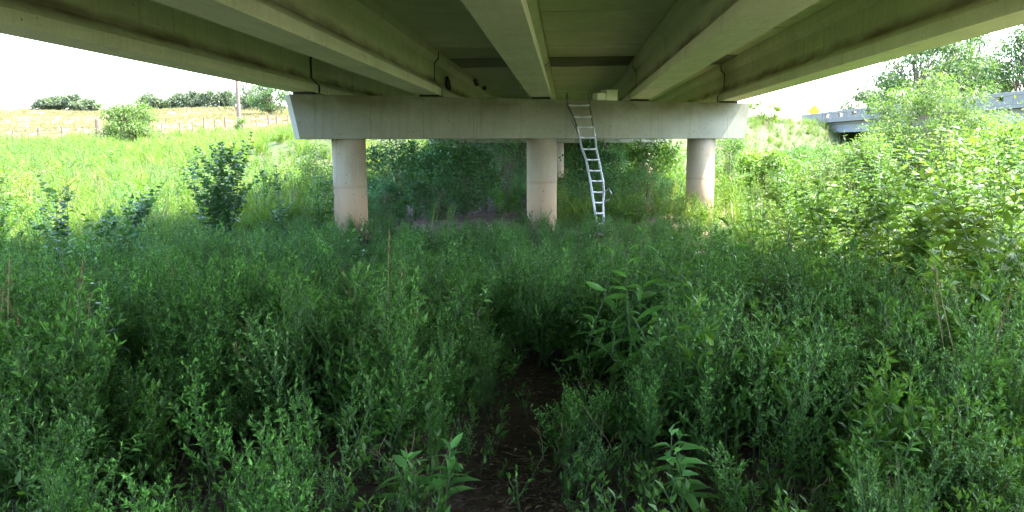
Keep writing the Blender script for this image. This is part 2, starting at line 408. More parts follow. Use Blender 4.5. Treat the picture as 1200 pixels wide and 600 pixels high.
# pale two-part box on the cap
def cap_point(u, off=0, z=CAPT):
    """point on the front face of pier cap seen in column u, off metres behind the face"""
    best = None
    for t in np.linspace(-7.2, 7.2, 2881):
        x = -.69 + t * CROSS[0] + CROSS[1] * (CAPT_W / 2 - off); y = pier_y(-.69) + t * CROSS[1] - CROSS[0] * (CAPT_W / 2 - off)
        X = x * math.cos(YAW) + y * math.sin(YAW); Z = -x * math.sin(YAW) + y * math.cos(YAW)
        uu = 600 + F * X / Z
        if best is None or abs(uu - u) < best[0]: best = (abs(uu - u), x, y, Z)
    return best[1:]
bx, by, _ = cap_point(707, .28)
box = empty('utility_box', (bx, by, CAPT), SKEW_A, 'pale cream two-part box sitting on the pier cap beside the ladder', 'box')
b = BM(); b.box((.17, 0, .14), (.36, .34, .28), bevel=.012); b.done('box_body', M['box'], box)
b = BM(); b.box((-.15, .02, .11), (.27, .30, .22), bevel=.03); b.done('side_compartment', M['box'], box)
b = BM(); b.box((.17, 0, .295), (.39, .37, .028), bevel=.008); b.done('lid', M['box'], box)

# ---------------------------------------------------------------- ladder
def tube_mesh(pts, r, n=6, closed_caps=True):
    """tube along a polyline -> verts, tris"""
    V, T = [], []
    pts = [Vector(p) for p in pts]; rr = r if isinstance(r, (list, tuple)) else [r] * len(pts)
    for i, p in enumerate(pts):
        d = (pts[min(i + 1, len(pts) - 1)] - pts[max(i - 1, 0)])
        d = d.normalized() if d.length > 1e-9 else Vector((0, 0, 1))
        a = d.orthogonal().normalized() if abs(d.z) > .95 else d.cross(Vector((0, 0, 1))).normalized()
        c = d.cross(a)
        for k in range(n):
            t = 2 * math.pi * k / n; V.append(p + (a * math.cos(t) + c * math.sin(t)) * rr[i])
    for i in range(len(pts) - 1):
        for k in range(n):
            a, b_, c, e = i * n + k, i * n + (k + 1) % n, (i + 1) * n + (k + 1) % n, (i + 1) * n + k
            T += [(a, b_, c), (a, c, e)]
    if closed_caps:
        for base in (0, (len(pts) - 1) * n):
            for k in range(1, n - 1): T.append((base, base + k, base + k + 1))
    return [tuple(v) for v in V], T
class Tubes:
    def __init__(s): s.V, s.T = [], []
    def add(s, pts, r, n=5):
        v, t = tube_mesh(pts, r, n); o = len(s.V); s.V += v; s.T += [(a + o, b_ + o, c + o) for a, b_, c in t]
    def done(s, name, mat, parent=None, loc=(0, 0, 0)):
        return link(name, tri_mesh(name, s.V, s.T, [mat]), parent, loc)
rungs = [(666, 690.5, 126), (672, 693, 139), (676.5, 695, 150.7), (679, 697, 162.7), (682, 698.5, 175.7), (687, 701.5, 188), (689.5, 704, 200.7), (692, 707, 212.7), (694, 708, 225.7), (696, 707, 238), (698, 707.5, 250.5), (700, 708, 263), (701, 709, 276)]
fx, fy, fZ = cap_point(680, -.06)
def ladder_pt(u, v, w):
    # leans: depth runs from the cap face at the top to 1.3 m nearer at the foot
    Z = fZ - .04 - 1.35 * max(0, (v - 118)) / 158 + w
    x, y = spot(u, Z); return Vector((x, y, CAM_Z + (173 + .9 - v) / F * Z))
top = ladder_pt(678, 118, 0)
lad = empty('ladder', (0, 0, 0), 0, 'twisted aluminium ladder leaning on the pier cap with its foot in the weeds', 'ladder')
L_, R_ = [], []
seq = [(664, 689, 114)] + rungs
for i, (a, c, v) in enumerate(seq):
    tw = min(1, max(0, (v - 150) / 90)) * .12
    L_.append(ladder_pt(a, v, -tw * .5)); R_.append(ladder_pt(c, v, tw * .8))
for P, nm in ((L_, 'rail'), (R_, 'rail')):
    t = Tubes(); t.add(P[:4], .028, 6); o = t.done(nm, M['alu_dark'], lad); o['label'] = 'dark tarnished upper rail'
    t = Tubes(); t.add(P[3:], .031, 6); t.done(nm, M['alu'], lad)
for i in range(1, len(seq)):
    a, c = L_[i], R_[i]; t = Tubes(); mid = (a + c) / 2 + Vector((0, 0, -.008)); t.add([a, mid, c], [.034, .028, .034], 6); t.done('rung', M['alu'], lad)
t = Tubes()
off = Vector((-.05, -.02, -.08))
t.add([L_[2] + off, L_[3] + off * .6, L_[4] + off * .1], .018, 5); t.done('spare_rail', M['alu_dark'], lad)
for P in (L_, R_):
    t = Tubes(); p = P[0]; t.add([p + Vector((0, 0, -.05)), p + Vector((0, .02, .03)), p + Vector((.01, .12, .07)), p + Vector((.02, .25, .03))], .018, 6); t.done('hook', M['alu_dark'], lad)
p = R_[9]; t = Tubes(); t.add([p, p + Vector((.13, -.05, .10)), p + Vector((.20, -.05, -.03)), p + Vector((.14, -.03, -.2)), p + Vector((-.02, 0, -.28))], .020, 6); t.done('brace', M['alu'], lad)

# ---------------------------------------------------------------- foliage generators
def unit(a): return a / np.maximum(np.linalg.norm(a, axis=-1, keepdims=True), 1e-9)
def leaf_tris(P, D, L, W, rg, big=False, droop=.18):
    n = len(P); D = unit(D); L = np.broadcast_to(np.asarray(L, float), (n,))[:, None]; W = np.broadcast_to(np.asarray(W, float), (n,))[:, None]
    up = np.tile([0, 0, 1.], (n, 1)) + rg.normal(0, .45, (n, 3))
    S = unit(np.cross(D, up)); N = np.cross(S, D)
    if not big:
        V = np.stack([P, P + D * L * .42 + S * W / 2 + N * W * .12, P + D * L * .42 - S * W / 2 + N * W * .12, P + D * L - N * L * droop], 1).reshape(-1, 3)
        k = np.arange(n)[:, None] * 4
        T = np.concatenate([k + np.array([[0, 3, 1]]), k + np.array([[0, 2, 3]])], 0)
        return V, T
    c1 = P + D * L * .30 + N * L * .02; c2 = P + D * L * .66 - N * L * droop * .35; tip = P + D * L * .98 - N * L * droop
    f = W * .16
    l1, r1 = c1 + S * W * .46 + N * f, c1 - S * W * .46 + N * f
    l2, r2 = c2 + S * W * .40 + N * f * .8, c2 - S * W * .40 + N * f * .8
    V = np.stack([P, l1, c1, r1, l2, c2, r2, tip], 1).reshape(-1, 3); k = np.arange(n)[:, None] * 8
    T = np.concatenate([k + np.array([q]) for q in ([0, 2, 1], [0, 3, 2], [1, 2, 5], [1, 5, 4], [2, 3, 6], [2, 6, 5], [4, 5, 7], [5, 6, 7])], 0)
    return V, T
def curve(p0, d0, ln, rg, n=6, up=.0, wob=.12):
    p = np.array(p0, float); d = unit(np.array(d0, float)[None])[0]; out = [p.copy()]
    for i in range(n):
        d = unit((d + rg.normal(0, wob, 3) + np.array([0, 0, up]))[None])[0]; p = p + d * ln / n; out.append(p.copy())
    return np.array(out)
def along(path, t):
    t = np.clip(t, 0, .9999) * (len(path) - 1); i = t.astype(int); f = (t - i)[:, None]
    return path[i] * (1 - f) + path[i + 1] * f, unit(path[i + 1] - path[i])
def merge(parts):
    """[(V, T, mi)] -> arrays"""
    V, T, mi, o = [], [], [], 0
    for v, t, m in parts:
        v = np.asarray(v, float); t = np.asarray(t, int)
        if not len(v): continue
        V.append(v); T.append(t + o); mi.append(np.full(len(t), m)); o += len(v)
    return np.concatenate(V), np.concatenate(T), np.concatenate(mi)

def weed(rg, h=1.0, nstem=2, branches=16, lpb=16, ll=.035, lw=.009, spread=.42, big=False, lean=.12):
    parts = []; LP, LD, LL = [], [], []
    for s in range(nstem):
        d = np.array([rg.normal(0, lean), rg.normal(0, lean), 1]); hh = h * rg.uniform(.75, 1.05)
        st = curve((rg.normal(0, .03), rg.normal(0, .03), -.03), d, hh, rg, 7, .05, .07)
        v, t = tube_mesh(st, [.006 * (1 - .75 * i / 7) for i in range(8)], 3, False); parts.append((v, t, 0))
        for b_ in range(branches):
            tt = .12 + .86 * (b_ + rg.uniform(0, 1)) / branches
            p, dd = along(st, np.array([tt])); az = b_ * 2.4 + rg.uniform(-.4, .4)
            bl = hh * spread * (1.1 - tt) ** .7 * rg.uniform(.6, 1.1) * min(1, .45 + tt * 1.6)
            bd = np.array([math.cos(az), math.sin(az), 1.1 + .5 * tt])
            br = curve(p[0], bd, bl, rg, 4, .07, .12)
            v, t = tube_mesh(br, [.0028, .0022, .0018, .0014, .001], 3, False); parts.append((v, t, 0))
            k = max(3, int(lpb * (.5 + bl / (hh * spread)) * .8)); q, e = along(br, rg.uniform(.08, 1, k))
            LP.append(q); LD.append(e * .8 + unit(rg.normal(0, 1, (k, 3))) * .75 + [0, 0, .15]); LL.append(rg.uniform(.6, 1.25, k) * ll * (1.15 - .5 * tt))
    LP, LD, LL = np.concatenate(LP), np.concatenate(LD), np.concatenate(LL)
    v, t = leaf_tris(LP, LD, LL, LL * lw / ll, rg, big); parts.append((v, t, 1))
    return parts
def grass(rg, h=1.0, blades=40, wd=.012, rad=.12, curl=.25, heads=0):
    parts = []; VV, TT, o = [], [], 0; n = 5
    for b_ in range(blades):
        a = rg.uniform(0, 6.28); r = rad * math.sqrt(rg.uniform()); p = np.array([r * math.cos(a), r * math.sin(a), -.03]); hh = h * rg.uniform(.5, 1.05)
        d = np.array([rg.normal(0, .22), rg.normal(0, .22), 1]); side = unit(np.array([[-d[1] + rg.normal(0, .6), d[0] + rg.normal(0, .6), 0]]))[0]
        out = np.array([rg.normal(), rg.normal(), 0]); out /= np.linalg.norm(out)
        for i in range(n + 1):
            f = i / n; c = p + d * hh * f + out * curl * hh * f ** 2.4 - np.array([0, 0, curl * .55 * hh * f ** 3]); wv = wd * (1 - f) ** .55 * (.6 + .8 * min(1, f * 4))
            VV += [c - side * wv / 2, c + side * wv / 2]
        for i in range(n):
            k = o + 2 * i; TT += [(k, k + 1, k + 3), (k, k + 3, k + 2)]
        o += 2 * (n + 1)
    parts.append((VV, TT, 1))
    for b_ in range(heads):
        st = curve((rg.normal(0, rad * .5), rg.normal(0, rad * .5), 0), (rg.normal(0, .1), rg.normal(0, .1), 1), h * rg.uniform(1, 1.3), rg, 5, 0, .04)
        v, t = tube_mesh(st, .0028, 3, False); parts.append((v, t, 0))
        q, e = along(st, rg.uniform(.8, 1, 14)); v, t = leaf_tris(q, e + rg.normal(0, .35, (14, 3)), .035, .008, rg); parts.append((v, t, 2))
    return parts
def broad(rg, h=1.4, nstem=1, nodes=14, ll=.15, lw=.05, per=2, lean=.1, droop=.3, angle=.5, side=0):
    parts = []; LP, LD, LL = [], [], []
    for s in range(nstem):
        hh = h * rg.uniform(.75, 1.05)
        st = curve((rg.normal(0, .05), rg.normal(0, .05), -.03), (rg.normal(0, lean), rg.normal(0, lean), 1), hh, rg, 8, .04, .06)
        v, t = tube_mesh(st, [.011 * (1 - .75 * i / 8) for i in range(9)], 4, False); parts.append((v, t, 0))
        paths = [(st, nodes, 1.0)]
        for q_ in range(side):
            p, _ = along(st, np.array([rg.uniform(.25, .85)])); az = rg.uniform(0, 6.28)
            br = curve(p[0], (math.cos(az), math.sin(az), .9), hh * rg.uniform(.25, .42), rg, 5, .08, .08)
            v, t = tube_mesh(br, [.006, .005, .004, .003, .002, .0015], 3, False); parts.append((v, t, 0)); paths.append((br, max(4, nodes // 2), .8))
        for path, nn, sc in paths:
            for k in range(nn):
                tt = .15 + .85 * (k + .5) / nn; p, d = along(path, np.array([tt]))
                az0 = k * 1.57 + rg.uniform(-.3, .3)
                for j in range(per):
                    az = az0 + j * 6.283 / per + rg.uniform(-.25, .25)
                    LP.append(p[0]); LD.append(np.array([math.cos(az), math.sin(az), angle + rg.normal(0, .2) + .6 * (tt > .85)])); LL.append(ll * sc * rg.uniform(.6, 1.15) * (1.05 - .45 * max(0, tt - .5) * 2))
    LP, LD, LL = np.array(LP), np.array(LD), np.array(LL)
    v, t = leaf_tris(LP, LD, LL, LL * lw / ll, rg, True, droop); parts.append((v, t, 1))
    return parts
def bushy(rg, h, rx, ry, base, nclump, lpc, ll, lw, trunk_r=.03, stems=5, cr=None, big=False, shape=1.0):
    """stems / limbs reaching to leaf clumps spread in an uneven crown"""
    wood, leaves = Tubes(), []
    C_ = []
    for i in range(nclump):
        u = unit(rg.normal(0, 1, (1, 3)))[0]; r = rg.uniform(.25, 1) ** .5
        c = np.array([u[0] * rx * r, u[1] * ry * r, base + (h - base) * (.5 + .5 * u[2] * r)])
        f = (c[2] - base) / (h - base); k = (1 - .45 * max(0, f - .45) * shape * 1.6); c[0] *= k; c[1] *= k
        C_.append(c)
    roots = [(rg.normal(0, rx * .12), rg.normal(0, ry * .12)) for _ in range(stems)]
    hubs = []
    for s, (ax, ay) in enumerate(roots):
        tx, ty = (ax * 2.2, ay * 2.2)
        path = curve((ax * .5, ay * .5, -.15), (tx * .3, ty * .3, h * .6), h * .78, rg, 8, .03, .07)
        wood.add([tuple(p) for p in path], [trunk_r * (1 - .8 * i / 8) for i in range(9)], 6); hubs.append(path)
    for c in C_:
        path = hubs[rg.integers(len(hubs))]; t = np.clip((c[2] - .25 * h) / h, .15, .9); p, d = along(path, np.array([t])); p = p[0]
        mid = (p + c) / 2 + np.array([0, 0, -.04 * h]) + rg.normal(0, .03 * h, 3)
        wood.add([tuple(p), tuple(mid), tuple(c)], [trunk_r * .38, trunk_r * .25, trunk_r * .10], 4)
        r = (cr or .16 * h) * rg.uniform(.6, 1.3); n = int(lpc * rg.uniform(.6, 1.3))
        o = unit(rg.normal(0, 1, (n, 3))) * (rg.uniform(.15, 1, (n, 1)) ** .6) * r * [1.15, 1.15, .75]
        L = ll * rg.uniform(.6, 1.3, n)
        leaves.append((c + o, unit(o) * .7 + rg.normal(0, .5, (n, 3)) + [0, 0, -.05], L))
    P = np.concatenate([q[0] for q in leaves]); D = np.concatenate([q[1] for q in leaves]); L = np.concatenate([q[2] for q in leaves])
    keep = P[:, 2] > .02
    v, t = leaf_tris(P[keep], D[keep], L[keep], L[keep] * lw / ll, rg, big)
    return wood, (v, t)

# ---------------------------------------------------------------- scattered ground cover (geometry nodes, one object each)
def proto_collection(name, objs):
    c = bpy.data.collections.new(name)
    for i, (parts, mats) in enumerate(objs):
        V, T, mi = merge(parts); me = tri_mesh(name, V, T, mats, mi)
        o = bpy.data.objects.new('%s_sprig_%02d' % (name, i), me); c.objects.link(o)
    return c
def scatter(name, coll, P, rot, scl, idx, label):
    me = bpy.data.meshes.new(name); me.vertices.add(len(P)); me.vertices.foreach_set('co', np.asarray(P, np.float32).ravel())
    a = me.attributes.new('rot', 'FLOAT_VECTOR', 'POINT'); a.data.foreach_set('vector', np.asarray(rot, np.float32).ravel())
    a = me.attributes.new('scl', 'FLOAT', 'POINT'); a.data.foreach_set('value', np.asarray(scl, np.float32))
    a = me.attributes.new('idx', 'INT', 'POINT'); a.data.foreach_set('value', np.asarray(idx, np.int32))
    o = link(name, me); tag(o, label, kind='stuff')
    g = bpy.data.node_groups.new(name, 'GeometryNodeTree')
    g.interface.new_socket('Geometry', in_out='INPUT', socket_type='NodeSocketGeometry'); g.interface.new_socket('Geometry', in_out='OUTPUT', socket_type='NodeSocketGeometry')
    gi = g.nodes.new('NodeGroupInput'); go = g.nodes.new('NodeGroupOutput')
    ci = g.nodes.new('GeometryNodeCollectionInfo'); ci.inputs['Collection'].default_value = coll; ci.inputs['Separate Children'].default_value = True; ci.inputs['Reset Children'].default_value = True
    ip = g.nodes.new('GeometryNodeInstanceOnPoints'); ip.inputs['Pick Instance'].default_value = True
    def attr(nm, ty):
        q = g.nodes.new('GeometryNodeInputNamedAttribute'); q.data_type = ty; q.inputs['Name'].default_value = nm; return q.outputs['Attribute']
    g.links.new(gi.outputs[0], ip.inputs['Points']); g.links.new(ci.outputs[0], ip.inputs['Instance'])
    g.links.new(attr('idx', 'INT'), ip.inputs['Instance Index']); g.links.new(attr('rot', 'FLOAT_VECTOR'), ip.inputs['Rotation']); g.links.new(attr('scl', 'FLOAT'), ip.inputs['Scale'])
    g.links.new(ip.outputs[0], go.inputs[0])
    md = o.modifiers.new('scatter', 'NODES'); md.node_group = g
    return o
def vnoise(x, y, s, seed=0):
    a = np.sin(x * s + seed) * np.cos(y * s * 1.13 + seed * 2.1) + .6 * np.sin(x * s * 2.3 + 1.7 * seed + y * s * .7) * np.cos(y * s * 2.7 - x * s * .5) + .4 * np.sin(x * s * 5.1 + y * s * 4.3 + seed)
    return a / 2.0
def cone_points(n, d0, d1, u0, u1, power=1.0):
    """random points on the ground between two distances and two directions"""
    d = d0 + (d1 - d0) * rng.uniform(0, 1, n) ** power; u = rng.uniform(u0, u1, n)
    x, y = spot(u, d); return x, y, d, u
def lay(x, y, tilt=.12):
    n = len(x); P = np.stack([x, y, gz(x, y)], 1); rot = np.stack([rng.normal(0, tilt, n), rng.normal(0, tilt, n), rng.uniform(0, 6.28, n)], 1); return P, rot

rg = np.random.default_rng(5)
fine = [(weed(rg, 1.0, 2, 16, 23, .050, .019), [M['stem'], M['leaf_fine'], M['leaf_fine']]) for _ in range(4)]
fine += [(weed(rg, 1.0, 3, 16, 27, .034, .013, .5), [M['stem'], M['leaf_fine2'], M['leaf_fine2']]) for _ in range(3)]
fine += [(weed(rg, .95, 1, 14, 12, .085, .032, .45), [M['stem'], M['leaf_broad'], M['leaf_broad']]) for _ in range(2)]
fine += [(weed(rg, .9, 2, 14, 4, .03, .008, .5), [M['dry_stem'], M['leaf_dry'], M['leaf_dry']]) for _ in range(1)]
fine += [(grass(rg, .95, 34, .010, .10, .35, 3), [M['dry_stem'], M['leaf_fine2'], M['leaf_dry']])]
fine += [(broad(rg, .85, 2, 11, .12, .035, 2, .2, .4, .5, 2), [M['stem'], M['leaf_fine']]) for _ in range(2)]
fine += [(weed(rg, 1.1, 2, 12, 16, .04, .012, .34, lean=.2), [M['stem'], M['leaf_fine2'], M['leaf_fine2']]) for _ in range(2)]
fine += [(weed(rg, .85, 5, 13, 26, .036, .014, .5, lean=.28), [M['stem'], M['leaf_fine' if _ else 'leaf_fine2'], M['leaf_fine']]) for _ in range(3)]
c_fine = proto_collection('fine_weeds', fine)
FGP = [(705, 6.4, 40), (745, 5.7, 45), (895, 7.2, 45), (120, 5.2, 45), (498, 3.62, 75), (797, 3.62, 75), (535, 12.5, 40), (420, 13, 30), (812, 12, 30), (112, 12.6, 35), (60, 13.5, 25), (262, 18.5, 30), (1150, 6.6, 55), (265, 5.6, 22)]
# shaded thicket under the bridge
x, y, d, u = cone_points(9400, 2.5, 21, -90, 1290, 1.15)
w_ = .34 + .22 * vnoise(x, y, .9, 3)
gap = vnoise(x, y, 1.15, 7)
keep = (trail_d(x, y) > .23 + .12 * rng.uniform(0, 1, len(x)) + .22 * (y < 3.4)) | (y > 7.0)
fg = np.sin(x * 6.1 + 1.7 * np.sin(y * 2.3)) * np.sin(y * 5.3 + 1.9 * np.sin(x * 2.9)); keep &= ~((gap < -.36) & (rng.uniform(0, 1, len(x)) < .88)); keep &= ~((fg < -.15) & (rng.uniform(0, 1, len(x)) < .72))
keep &= ~((d < 4.35 + .35 * vnoise(x, y, 2.2, 21)) & (u > 180) & (u < 1020) & (rng.uniform(0, 1, len(x)) < .88))
x, y, d, u = x[keep], y[keep], d[keep], u[keep]
P, rot = lay(x, y, .14)
s = rng.uniform(.55, 1.12, len(x)) * (1 + .20 * vnoise(x, y, .55, 1) + .16 * np.clip(np.sin(x * 6.1 + 1.7 * np.sin(y * 2.3)) * np.sin(y * 5.3 + 1.9 * np.sin(x * 2.9)), -1, 1))
s *= np.where(d < 4.2, .55 + .45 * (d - 2.4) / 1.8, 1.0)
r3 = rng.uniform(0, 1, len(x)); s *= 1 - .26 * sm(11, 17, y) * (u > 395); s *= 1 + .30 * np.clip(vnoise(x, y, .8, 31), -.6, 1) * sm(7, 12, d)
s *= np.where(y > 7.0, 1.0, .42 + .58 * sm(.3, .85, trail_d(x, y)))
for pu, pdist, pw in FGP:
    f_ = (abs(u - pu) < pw) & (d < pdist + .3) & (d > pdist - 1.6); s = np.where(f_, s * (.55 if pdist > 4 else .38), s)
grp = vnoise(x, y, .5, 9) + rng.normal(0, .25, len(x))
idx = np.where(grp < .15, rng.integers(0, 4, len(x)), rng.integers(4, 7, len(x)))
r = rng.uniform(0, 1, len(x)); idx = np.where(r < .10 + .45 * (vnoise(x, y, .8, 13) > .35), rng.integers(7, 9, len(x)), idx); pb = .10 + .32 * sm(6, 14, d); idx = np.where(r3 < pb, 11 + (r3 < pb / 2), idx); idx = np.where(r3 > .90, 13 + (r3 > .95), idx); idx = np.where((r3 > .58) & (r3 < .80), 15 + (r3 > .66) + (r3 > .73), idx); idx = np.where((u > 900 + 120 * rng.normal(0, 1, len(u))) & (rng.uniform(0, 1, len(u)) < .45), rng.integers(7, 9, len(x)), idx); idx = np.where((r > .992), 9, idx); idx = np.where((r > .984) & (r < .992), 10, idx)
scatter('shaded_weeds', c_fine, P, rot, s, idx, 'dense fine-leaved green weeds filling the shade below the bridge')

# low seedlings and litter on the bare patches and along the trail
low = [(weed(rg, .22, 1, 6, 5, .035, .014, .6), [M['stem'], M['leaf_fine'], M['leaf_fine']]) for _ in range(3)] + [(weed(rg, .3, 1, 6, 5, .05, .02, .6), [M['stem'], M['leaf_broad'], M['leaf_broad']]) for _ in range(2)]
x, y, d, u = cone_points(2200, 2.2, 12, -60, 1260, 1.3); P, rot = lay(x, y, .2)
k = ~((trail_d(x, y) < .28) & (rng.uniform(0, 1, len(x)) < .8)); P, rot = P[k], rot[k]
scatter('seedlings', proto_collection('low_seedlings', low), P, rot, rng.uniform(.6, 1.5, len(P)), rng.integers(0, 5, len(P)), 'low green seedlings on the bare soil beside the trail')
def litter(rg, n=26):
    t = Tubes()
    for _ in range(n):
        a = rg.uniform(0, 6.28); p = np.array([rg.normal(0, .16), rg.normal(0, .16), rg.uniform(.004, .03)]); ln = rg.uniform(.06, .3)
        path = curve(p, (math.cos(a), math.sin(a), rg.normal(0, .12)), ln, rg, 3, 0, .15); t.add([tuple(q) for q in path], rg.uniform(.0008, .0020), 3)
    P_ = rg.normal(0, .16, (22, 3)); P_[:, 2] = rg.uniform(.005, .03, 22); D_ = rg.normal(0, 1, (22, 3)); D_[:, 2] *= .2
    v, tt = leaf_tris(P_, D_, rg.uniform(.03, .07, 22), .015, rg)
    return [(t.V, t.T, 0), (v, tt, 1)]
lit = [(litter(rg), [M['straw'], M['leaf_dry']]) for _ in range(4)]
x, y, d, u = cone_points(420, 2.2, 11, 100, 1100, 1.2); k = (trail_d(x, y) < .7) | (rng.uniform(0, 1, len(x)) < .25); x, y = x[k], y[k]
P, rot = lay(x, y, .05); rot[:, :2] *= .6; scatter('straw_litter', proto_collection('straw', lit), P, rot, rng.uniform(.6, 1.2, len(P)), rng.integers(0, 4, len(P)), 'brown straw and dead stalks lying on the trodden trail')

# sunlit growth left and right, and the low ground beyond the piers
sunny = [(grass(rg, 1.25, 44, .022, .16, .28, 0), [M['stem'], M['leaf_grass'], M['leaf_dry']]) for _ in range(3)]
sunny += [(weed(rg, 1.15, 2, 15, 12, .085, .028, .42), [M['stem'], M['leaf_lime'], M['leaf_lime']]) for _ in range(3)]
sunny += [(broad(rg, 1.3, 3, 12, .13, .055, 2), [M['stem'], M['leaf_broad']]) for _ in range(2)]
sunny += [(grass(rg, 1.2, 30, .016, .16, .35, 5), [M['dry_stem'], M['leaf_grass'], M['leaf_dry']])]
sunny += [(weed(rg, 1.0, 2, 14, 12, .06, .022, .45), [M['dry_stem'], M['leaf_lime'], M['flower']])]
sunny += [(weed(rg, 1.0, 3, 12, 9, .05, .018, .5), [M['dry_stem'], M['flower_pink'], M['leaf_dry']])]
c_sun = proto_collection('sunny_growth', sunny)
x1, y1, d1, u1 = cone_points(4200, 15, 46, -70, 500, .8)
x2, y2, d2, u2 = cone_points(4200, 44, 84, -60, 560, .8)
x, y, d, u = [np.concatenate(q) for q in ((x1, x2), (y1, y2), (d1, d2), (u1, u2))]
k = ~((x > -8.5) & (y < 30) & (d < 20)) & ~((x > -7.2) & (y < 38)); x, y, d, u = x[k], y[k], d[k], u[k]
P, rot = lay(x, y, .1)
q = vnoise(x, y, .22, 4) + rng.normal(0, .4, len(x)) - .6 * (u < 60) + .10 * (u > 120)
idx = np.where(q > -.05, rng.integers(0, 3, len(x)), rng.integers(3, 8, len(x))); idx = np.where(rng.uniform(0, 1, len(x)) < .10, 8, idx); idx = np.where((rng.uniform(0, 1, len(x)) < .10), 9, idx)
s = rng.uniform(.5, 1.3, len(x)) * (1 + .38 * vnoise(x, y, .42, 2)) * np.where(d > 60, 1.05, 1.0)
scatter('left_meadow', c_sun, P, rot, s, idx, 'bright yellow-green tall grass and weeds on the sunlit left side')
x1, y1, d1, u1 = cone_points(1900, 4.2, 15, 800, 1300, .9)
x2, y2, d2, u2 = cone_points(3600, 14, 52, 650, 1290, .85)
x3, y3, d3, u3 = cone_points(3600, 50, 105, 620, 1240, .8)
x4, y4, d4, u4 = cone_points(1500, 55, 95, 840, 1000, 1)
x, y, d, u = [np.concatenate(q) for q in ((x1, x2, x3, x4), (y1, y2, y3, y4), (d1, d2, d3, d4), (u1, u2, u3, u4))]
k = ~((x < 4.0 + .4 * rng.normal(0, 1, len(x))) & (y < 22)) ; k &= ~((x < 3.2) & (y < 50) & (rng.uniform(0, 1, len(x)) < .35)); x, y, d, u = x[k], y[k], d[k], u[k]
P, rot = lay(x, y, .14)
idx = rng.choice([0, 1, 2, 3, 4, 5, 6, 7, 8, 9, 10], len(x), p=[.05, .05, .05, .2, .2, .17, .09, .09, .04, .04, .02])
idx = np.where((d > 58) & (rng.uniform(0, 1, len(x)) < .55), rng.choice([8, 9, 10, 10], len(x)), idx)
s = rng.uniform(.5, 1.2, len(x)) * (1 + .35 * vnoise(x, y, .35, 6)) * np.where(d > 55, .72, 1.0)
scatter('right_thicket', c_sun, P, rot, s, idx, 'tangled lime-green weeds in the sun on the right side')
# middle ground under the far spans
x, y, d, u = cone_points(1500, 22, 60, 420, 800, .9); k = ~((abs(u - 590) < 42) & (d < 29)); k &= ~((x < 1) & (y < 34) & (rng.uniform(0, 1, len(x)) < .5)); x, y = x[k], y[k]; P, rot = lay(x, y)
scatter('underbridge_weeds', c_fine, P, rot, rng.uniform(.5, 1.1, len(P)), rng.integers(0, 9, len(P)), 'low dark weeds between the two piers')
# dry field on the hill
fieldp = [(grass(rg, .5, 26, .03, .35, .3, 0), [M['dry_stem'], M['leaf_field'], M['leaf_dry']]) for _ in range(3)] + [(weed(rg, .6, 2, 8, 6, .10, .05, .5), [M['dry_stem'], M['leaf_lime'], M['leaf_dry']])]
x, y, d, u = cone_points(12000, 80, 212, -40, 400, .75); P, rot = lay(x, y)
scatter('field_grass', proto_collection('field_tufts', fieldp), P, rot, rng.uniform(.5, 1.25, len(P)), np.where(rng.uniform(0, 1, len(P)) < .93, rng.integers(0, 3, len(P)), 3), 'short dry tan grass over the hill field')

# ---------------------------------------------------------------- plants one can point at
def plant(name, u, dist, parts, leafm, label, cat='plant', group=None, scale=1, stemm=None, lean=(0, 0), dz=0):
    x, y = spot(u, dist); z = float(gz(x, y)) + dz
    e = empty(name, (x, y, z), rng.uniform(0, 6.28) if not lean[0] else 0, label, cat, group); e.scale = (scale,) * 3
    st = [p for p in parts if p[2] == 0]; lf = [p for p in parts if p[2] == 1]
    V, T, _ = merge(st); link('stem', tri_mesh('stem', V, T, [stemm or M['stem']]), e)
    V, T, _ = merge(lf); link('foliage', tri_mesh('foliage', V, T, [leafm]), e)
    return e
def bush(name, u, dist, h, rx, ry, leafm, label, cat='bush', group=None, base=.1, nclump=40, lpc=70, ll=.07, lw=.03, tr=.03, stems=6, cr=None, big=False, woodname='stem', crown='foliage', shape=1.0, sink=0):
    x, y = spot(u, dist); e = empty(name, (x, y, float(gz(x, y)) - sink), 0, label, cat, group)
    wood, (v, t) = bushy(rng, h, rx, ry, base, nclump, lpc, ll, lw, tr, stems, cr, big, shape)
    wood.done(woodname, M['bark'], e); link(crown, tri_mesh(crown, v, t, [leafm]), e); return e
BG = 'bushes between the two piers'
bush('bush', 462, 27, 2.75, 1.5, 1.2, M['leaf_dark'], 'dark bluish bush right behind the left column', group=BG, nclump=46, lpc=75, ll=.14, lw=.07)
bush('bush', 452, 24.5, 1.5, 1.0, .8, M['leaf_under'], 'low mid-green bush at the right foot of the left column', group=BG, nclump=36, lpc=90, ll=.08, lw=.04)
bush('bush', 503, 30, 2.9, 1.4, 1.2, M['leaf_under'], 'mid-green bush between two dark bushes under the cap', group=BG, nclump=38, lpc=70, ll=.14, lw=.07)
bush('bush', 544, 27, 2.75, 1.25, 1.2, M['leaf_dark'], 'darkest rounded bush midway between left and middle columns', group=BG, nclump=46, lpc=90, ll=.12, lw=.065)
bush('bush', 526, 30, 2.9, 1.0, .9, M['leaf_under'], 'upright green bush hiding the far left column', group=BG, nclump=50, lpc=120, ll=.14, lw=.07)
bush('bush', 515, 25, 1.6, 1.2, .8, M['leaf_dark'], 'low dark bush in front of the darkest rounded bush', group=BG, nclump=36, lpc=90, ll=.08, lw=.04)
bush('bush', 592, 36, 3.3, 1.7, 1.2, M['leaf_under'], 'green bush on the bank just left of the middle column', group=BG, nclump=38, lpc=70, ll=.11, lw=.05)
